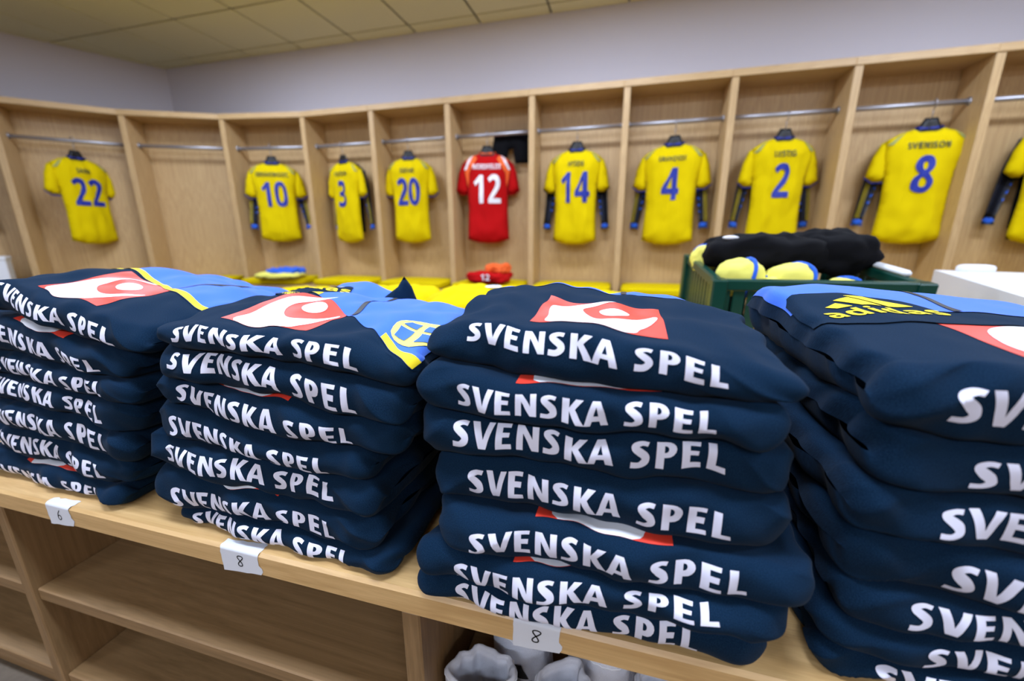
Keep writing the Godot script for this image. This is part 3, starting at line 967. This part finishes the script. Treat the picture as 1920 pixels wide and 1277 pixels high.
func green_crate():
	var W := 0.435
	var Dp := 0.40
	var H := 0.286
	var o := thing("plastic_crate", "dark green slatted plastic crate full of socks on the island", "crate", Vector3(0.228, SHELF, -1.16), 0.05)
	o.rotation.x = deg_to_rad(6.0)
	part("base", box(Vector3(W, 0.012, Dp), 0.002), M.green, o, Vector3(W / 2, 0.006, -Dp / 2))
	for side in 4:
		var along := W if side % 2 == 0 else Dp
		var mid: Vector3 = [Vector3(W / 2, 0, 0), Vector3(W, 0, -Dp / 2), Vector3(W / 2, 0, -Dp), Vector3(0, 0, -Dp / 2)][side]
		var size := Vector3(along, 0.028, 0.022) if side % 2 == 0 else Vector3(0.022, 0.028, along)
		part("rim", box(size + (Vector3(0.022, 0, 0) if side % 2 == 0 else Vector3(0, 0, -0.022)), 0.004), M.green, o, mid + Vector3(0, H - 0.014, 0))
		part("band", box(size * Vector3(0.98, 0.8, 0.5) if side % 2 == 0 else size * Vector3(0.5, 0.8, 0.9), 0.002), M.green, o, mid + Vector3(0, 0.07, 0))
		var n := 13 if side % 2 == 0 else 11
		for k in n:
			var f := (k + 0.5) / n - 0.5
			var p := mid + (Vector3(f * along, 0, 0) if side % 2 == 0 else Vector3(0, 0, f * along))
			part("slat", box(Vector3(0.026, H - 0.03, 0.007) if side % 2 == 0 else Vector3(0.007, H - 0.03, 0.027), 0.001), M.green, o, p + Vector3(0, (H - 0.03) / 2, 0))
	for k in [[0, 0], [W, 0], [W, -Dp], [0, -Dp]]:
		part("corner_post", box(Vector3(0.036, H, 0.036), 0.004), M.green, o, Vector3(k[0], H / 2, k[1]))
	part("rim_grip", box(Vector3(0.02, 0.016, 0.24), 0.006), M.white_plastic, o, Vector3(W, H + 0.007, -0.18))
	# contents
	var T := o.transform
	var socks := [[0.075, 0.285, -0.10, 0.058, 0.050, 0.05, "with one blue stripe, beside the crate's front left corner"], [0.20, 0.282, -0.10, 0.062, 0.042, 0.05, "with blue stripe, in the middle of the crate front"], [0.30, 0.265, -0.06, 0.085, 0.030, 0.035, "lying low against the crate's front rim"], [0.025, 0.30, -0.30, 0.04, 0.045, 0.04, "standing at the crate's back left corner"], [0.285, 0.335, -0.30, 0.055, 0.03, 0.035, "peeking over the black fleece"], [0.14, 0.262, -0.07, 0.05, 0.03, 0.03, "squeezed between the two large ones"]]
	for k in socks.size():
		var s: Array = socks[k]
		var q := thing("rolled_socks", "rolled pale yellow football socks %s" % s[6], "socks", T * Vector3(s[0], s[1] - 0.015, s[2]), 0.4 * k, "yellow and blue socks in the crate")
		var r := Vector3(s[3], s[4], s[5])
		part("roll", lump(r, 2.3, 0.004, 22.0, k * 3.0, 40, 24), M.sock, q)
		var sp := []
		for m in 28:
			var a := TAU * m / 28
			sp.append(Vector3(r.x * 0.35 + 0.006 * sin(a * 2.0), r.y * 1.0 * sin(a), r.z * 1.0 * cos(a)))
		part("stripe", tube(sp, 0.0055, 6, true), M.cuff_blue, q)
	var fl := [[0.17, 0.315, -0.22, 0.165, 0.055, 0.07, 0.15, "long black fleece rolled up across the crate, in front", true], [0.33, 0.315, -0.25, 0.13, 0.06, 0.07, -0.2, "black fleece bundle at the right end of the crate", false], [0.12, 0.30, -0.33, 0.10, 0.05, 0.05, 0.0, "black fleece bundle at the back left of the crate", false]]
	for k in fl.size():
		var s: Array = fl[k]
		var q := thing("rolled_fleece", s[7], "fleece", T * Vector3(s[0], s[1], s[2]), s[6], "black fleece in the crate")
		part("roll", lump(Vector3(s[3], s[4], s[5]), 2.6, 0.012, 14.0, 31.0 + k * 7.0, 48, 26), M.black, q)
		if s[8]:
			part("mark", lump(Vector3(0.022, 0.006, 0.006), 2.0), M.white_print, q, Vector3(-0.11, 0.047, 0.022))

# ------------------------------------------------------------------ hanging shirts
# puffed cloth panel: polygon in x, y; thickness along z
var panel_poly := PackedVector2Array()
func edge_dist(p: Vector2, poly: PackedVector2Array) -> float:
	var d := 1e9
	var n := poly.size()
	for i in n:
		d = minf(d, p.distance_squared_to(Geometry2D.get_closest_point_to_segment(p, poly[i], poly[(i + 1) % n])))
	return sqrt(d)

func puff(p: Vector2, poly: PackedVector2Array, T: float, sd: float) -> float:
	var d := edge_dist(p, poly)
	return T * sqrt(minf(1.0, d / 0.09)) + nz.get_noise_2d(p.x * 11.0 + sd, p.y * 3.0) * 0.011 * minf(1.0, d / 0.04) + nz.get_noise_2d(p.x * 22.0, p.y * 9.0 + sd) * 0.004 * minf(1.0, d / 0.04)

func inflate(corners: PackedVector2Array, T: float, sd: float, step := 0.022) -> ArrayMesh:
	var poly := PackedVector2Array()
	var n := corners.size()
	for i in n:
		var a := corners[i]
		var b := corners[(i + 1) % n]
		var k := maxi(1, int(round(a.distance_to(b) / step)))
		for j in k:
			poly.append(a.lerp(b, float(j) / k))
	var pts := poly.duplicate()
	var lo := poly[0]
	var hi := poly[0]
	for p in poly:
		lo = lo.min(p)
		hi = hi.max(p)
	var y := lo.y
	var odd := 0
	while y < hi.y:
		var x := lo.x + (step * 0.5 if odd % 2 else 0.0)
		while x < hi.x:
			var p := Vector2(x + 0.0003 * sin(x * 911.0 + y * 77.0), y + 0.0003 * cos(x * 517.0))
			if Geometry2D.is_point_in_polygon(p, poly) and edge_dist(p, poly) > step * 0.55:
				pts.append(p)
			x += step
		y += step * 0.87
		odd += 1
	var idx := Geometry2D.triangulate_delaunay(pts)
	var st := SurfaceTool.new()
	st.begin(Mesh.PRIMITIVE_TRIANGLES)
	var m := pts.size()
	var nb := poly.size()
	for side in 2:
		for i in m:
			var h := 0.0 if i < nb else puff(pts[i], corners, T, sd)
			st.set_uv(pts[i])
			st.add_vertex(Vector3(pts[i].x, pts[i].y, h if side == 0 else -h * 0.7))
	for i in range(0, idx.size(), 3):
		var a := idx[i]
		var b := idx[i + 1]
		var c := idx[i + 2]
		if not Geometry2D.is_point_in_polygon((pts[a] + pts[b] + pts[c]) / 3.0, poly):
			continue
		if (pts[b] - pts[a]).cross(pts[c] - pts[a]) > 0.0:
			var t := b
			b = c
			c = t
		for k in [a, b, c]:
			st.add_index(k)
		for k in [a, c, b]:
			st.add_index(k + m)
	st.generate_normals()
	return st.commit()

func mirror(p: PackedVector2Array) -> PackedVector2Array:
	var o := PackedVector2Array()
	for i in range(p.size() - 1, -1, -1):
		o.append(Vector2(-p[i].x, p[i].y))
	return o

func V(a: Array) -> PackedVector2Array:
	var o := PackedVector2Array()
	for i in range(0, a.size(), 2):
		o.append(Vector2(a[i], a[i + 1]))
	return o

func hanger(at: Vector3, turn: float, which: String):
	var o := thing("clothes_hanger", "black plastic clothes hanger with metal hook holding %s" % which, "hanger", at, turn, "black hangers on the rods")
	part("shoulder_bar", inflate(V([-0.185, -0.075, -0.06, -0.008, -0.034, 0.05, 0.034, 0.05, 0.06, -0.008, 0.185, -0.075, 0.17, -0.092, 0.0, -0.035, -0.17, -0.092]), 0.012, 1.0, 0.02), M.hanger, o)
	var hp := [Vector3(0, 0.04, 0), Vector3(0, 0.085, 0)]
	for k in 11:
		var a := -PI / 2 + PI * 1.35 * k / 10.0
		hp.append(Vector3(0, 0.128 + 0.024 * sin(a) * 1.15, 0.024 * cos(a) * 1.0))
	part("hook", tube(hp, 0.003, 6), M.steel, o)

func jersey(at: Vector3, turn: float, num: String, nam: String, label: String, under: bool, sc := 1.0, red := false, lean := 0.0):
	var which := "the %s" % label.get_slice(" hanging", 0)
	hanger(at + Vector3(0, 0.0, 0), turn, which)
	var body_c: Material = M.red if red else M.yellow
	var ink: Material = M.white_print if red else M.jersey_blue
	var sd := at.x * 7.0
	var o := thing("football_shirt", label, "football shirt", at, turn, "football shirts hung in the lockers")
	o.scale = Vector3(sc, 1.0, 1.0)
	var bodyp := V([-0.07, -0.012, -0.035, -0.026, 0.035, -0.026, 0.07, -0.012, 0.13, -0.03, 0.195, -0.068, 0.200, -0.16, 0.172, -0.27, 0.168, -0.45, 0.176, -0.60, 0.180, -0.685, 0.09, -0.712, 0.0, -0.718, -0.09, -0.712, -0.178, -0.685, -0.174, -0.60, -0.166, -0.45, -0.172, -0.27, -0.200, -0.16, -0.195, -0.068, -0.13, -0.03])
	var torso := part("torso", inflate(bodyp, 0.045, sd), body_c, o)
	var sl := V([0.175, -0.058, 0.215, -0.085, 0.245, -0.16, 0.268, -0.285, 0.225, -0.318, 0.165, -0.318, 0.160, -0.2])
	var cuff := V([0.269, -0.278, 0.271, -0.294, 0.226, -0.328, 0.163, -0.328, 0.163, -0.314, 0.225, -0.312])
	for s in 2:
		var arm := part("sleeve", inflate(sl if s == 0 else mirror(sl), 0.042, sd + s * 9.0), body_c, o, Vector3(0, 0, -0.012))
		part("cuff", inflate(cuff if s == 0 else mirror(cuff), 0.046, sd, 0.012), M.red if red else M.jersey_blue, arm)
	part("collar", inflate(V([-0.075, -0.008, -0.04, -0.02, 0.04, -0.02, 0.075, -0.008, 0.06, 0.006, 0.0, -0.004, -0.06, 0.006]), 0.03, sd, 0.012), M.orange if red else M.jersey_blue, o)
	var f := func(p: Vector2) -> Vector3: return Vector3(p.x, p.y, puff(p, bodyp, 0.045, sd))
	if num:
		part("number", lay(moved(text_tris(num, 0.222, 0.70), Vector2.ONE, Vector2(0.0, -0.285)), 0.02, f, 0.006), ink, torso)
	if nam:
		part("name_lettering", lay(moved(text_tris(nam, 0.038, 0.80), Vector2.ONE, Vector2(0.0, -0.115)), 0.015, f, 0.006), M.white_print if red else M.name_ink, torso)
	if red:
		for s in [-1.0, 1.0]:
			part("shoulder_flash", lay(poly_tris([V([0.10 * s, -0.03, 0.165 * s, -0.06, 0.185 * s, -0.15, 0.16 * s, -0.27, 0.15 * s, -0.16, 0.08 * s, -0.055])]), 0.02, f, 0.005), M.orange, o)
			for k in 3:
				var e: float = 0.012 * k
				part("shoulder_stripe", lay(poly_tris([V([(0.115 + e) * s, -0.034 - e * 0.6, (0.121 + e) * s, -0.036 - e * 0.6, (0.176 + e * 0.5) * s, -0.135, (0.170 + e * 0.5) * s, -0.138])]), 0.02, f, 0.008), M.white_print, o)
	else:
		for s in [-1.0, 1.0]:
			for k in 3:
				var e: float = 0.013 * k
				part("shoulder_stripe", lay(poly_tris([V([(0.115 + e) * s, -0.034 - e * 0.6, (0.120 + e) * s, -0.036 - e * 0.6, (0.176 + e * 0.5) * s, -0.10, (0.171 + e * 0.5) * s, -0.103])]), 0.02, f, 0.005), M.pale_stripe, o)
	if under:
		undershirt(at, turn, label, sc)

func undershirt(at: Vector3, turn: float, label: String, sc: float):
	var back := Basis(Vector3.UP, turn) * Vector3(0, 0, -0.062)
	var o := thing("undershirt", "navy long-sleeved undershirt with blue cuffs behind the %s" % label.get_slice(" hanging", 0), "undershirt", at + back, turn, "navy undershirts behind the shirts")
	o.scale = Vector3(sc, 1, 1)
	part("torso", inflate(V([-0.06, -0.012, 0.06, -0.012, 0.12, -0.03, 0.18, -0.07, 0.15, -0.3, 0.145, -0.62, -0.145, -0.62, -0.15, -0.3, -0.18, -0.07, -0.12, -0.03]), 0.022, at.x + 3.0, 0.03), M.black, o)
	var sl := V([0.15, -0.06, 0.205, -0.09, 0.245, -0.25, 0.272, -0.55, 0.215, -0.555, 0.185, -0.40, 0.145, -0.22])
	var inset := V([0.150, -0.23, 0.186, -0.40, 0.216, -0.555, 0.235, -0.553, 0.212, -0.40, 0.19, -0.30])
	var cuff := V([0.274, -0.548, 0.276, -0.592, 0.212, -0.598, 0.213, -0.553])
	for s in 2:
		var arm := part("sleeve", inflate(sl if s == 0 else mirror(sl), 0.026, at.x + s, 0.024), M.navy_knit, o)
		part("sleeve_inset", inflate(inset if s == 0 else mirror(inset), 0.036, at.x + s, 0.018), M.cuff_blue, arm)
		part("cuff", inflate(cuff if s == 0 else mirror(cuff), 0.03, at.x, 0.016), M.cuff_blue, arm)
		for k in 3:
			var e := 0.009 * k
			var spl := V([0.232 - e, -0.27, 0.236 - e, -0.27, 0.268 - e, -0.545, 0.264 - e, -0.545])
			part("sleeve_stripe", inflate(spl if s == 0 else mirror(spl), 0.034, at.x, 0.02), M.piping, arm, Vector3(0, 0, 0.022))

func hanging_things():
	M.navy_knit = cloth(c8(8, 14, 34), c8(14, 22, 46), 51, 10.0)
	var z := -3.403
	var y := 1.507
	jersey(Vector3(-2.50, y, z), -0.22, "3", "OLSSON", "narrow turned yellow shirt numbered three hanging in the second bay from the corner", true, 0.94)
	jersey(Vector3(-1.85, y, z), 0.10, "20", "SAFARI", "yellow shirt numbered twenty without an undershirt hanging left of the red shirt", false, 0.94)
	jersey(Vector3(-1.14, y, z), 0.22, "12", "NORDFELDT", "red goalkeeper shirt numbered twelve hanging beside the black shorts", false, 0.98, true)
	jersey(Vector3(-0.415, y - 0.01, z), 0.0, "14", "HYSEN", "yellow shirt numbered fourteen hanging right of the red shirt", true, 0.96)
	jersey(Vector3(0.285, y - 0.01, z), -0.12, "4", "GRANQVIST", "yellow shirt numbered four hanging behind the green crate", true, 1.02)
	jersey(Vector3(0.985, y - 0.01, z), 0.15, "2", "LUSTIG", "yellow shirt numbered two hanging above the crate of socks", true, 0.98)
	jersey(Vector3(1.785, y, z), -0.05, "8", "SVENSSON", "large yellow shirt numbered eight hanging above the white table", true, 1.06)
	jersey(Vector3(2.50, y, z), 0.0, "", "", "yellow shirt at the right picture edge hanging partly out of view", true, 1.05)
	# angled bays
	var b10: Array = bays[8]
	var T: Transform3D = Transform3D(Basis(Vector3.UP, b10[2]), b10[0])
	jersey(T * Vector3(0.355, y + 0.01, -0.13), 0.5, "10", "IBRAHIMOVIC", "yellow shirt numbered ten hanging next to the empty corner bay", true, 1.0)
	var b22: Array = bays[10]
	T = Transform3D(Basis(Vector3.UP, b22[2]), b22[0])
	jersey(T * Vector3(0.42, y, -0.10), 1.62, "22", "SANA", "yellow shirt numbered twenty-two hanging twisted left of the empty bay", false, 0.98)
	var b0: Array = bays[11]
	T = Transform3D(Basis(Vector3.UP, b0[2]), b0[0])
	jersey(T * Vector3(0.36, y, -0.12), b0[2], "", "", "yellow shirt at the left picture edge hanging partly out of view", true, 1.05)
	# black shorts over the rod
	var o := thing("shorts", "black shorts hung from the rod behind the red shirt", "shorts", Vector3(-0.94, 1.655, z - 0.055), 0.05)
	part("legs", inflate(V([-0.15, 0.0, 0.13, 0.0, 0.135, -0.10, 0.140, -0.235, 0.02, -0.235, 0.0, -0.12, -0.03, -0.13, -0.06, -0.235, -0.19, -0.21]), 0.022, 5.0), M.black, o)
	part("waistband", inflate(V([-0.148, 0.012, 0.13, 0.012, 0.13, -0.022, -0.152, -0.022]), 0.026, 5.0, 0.014), M.black, o)
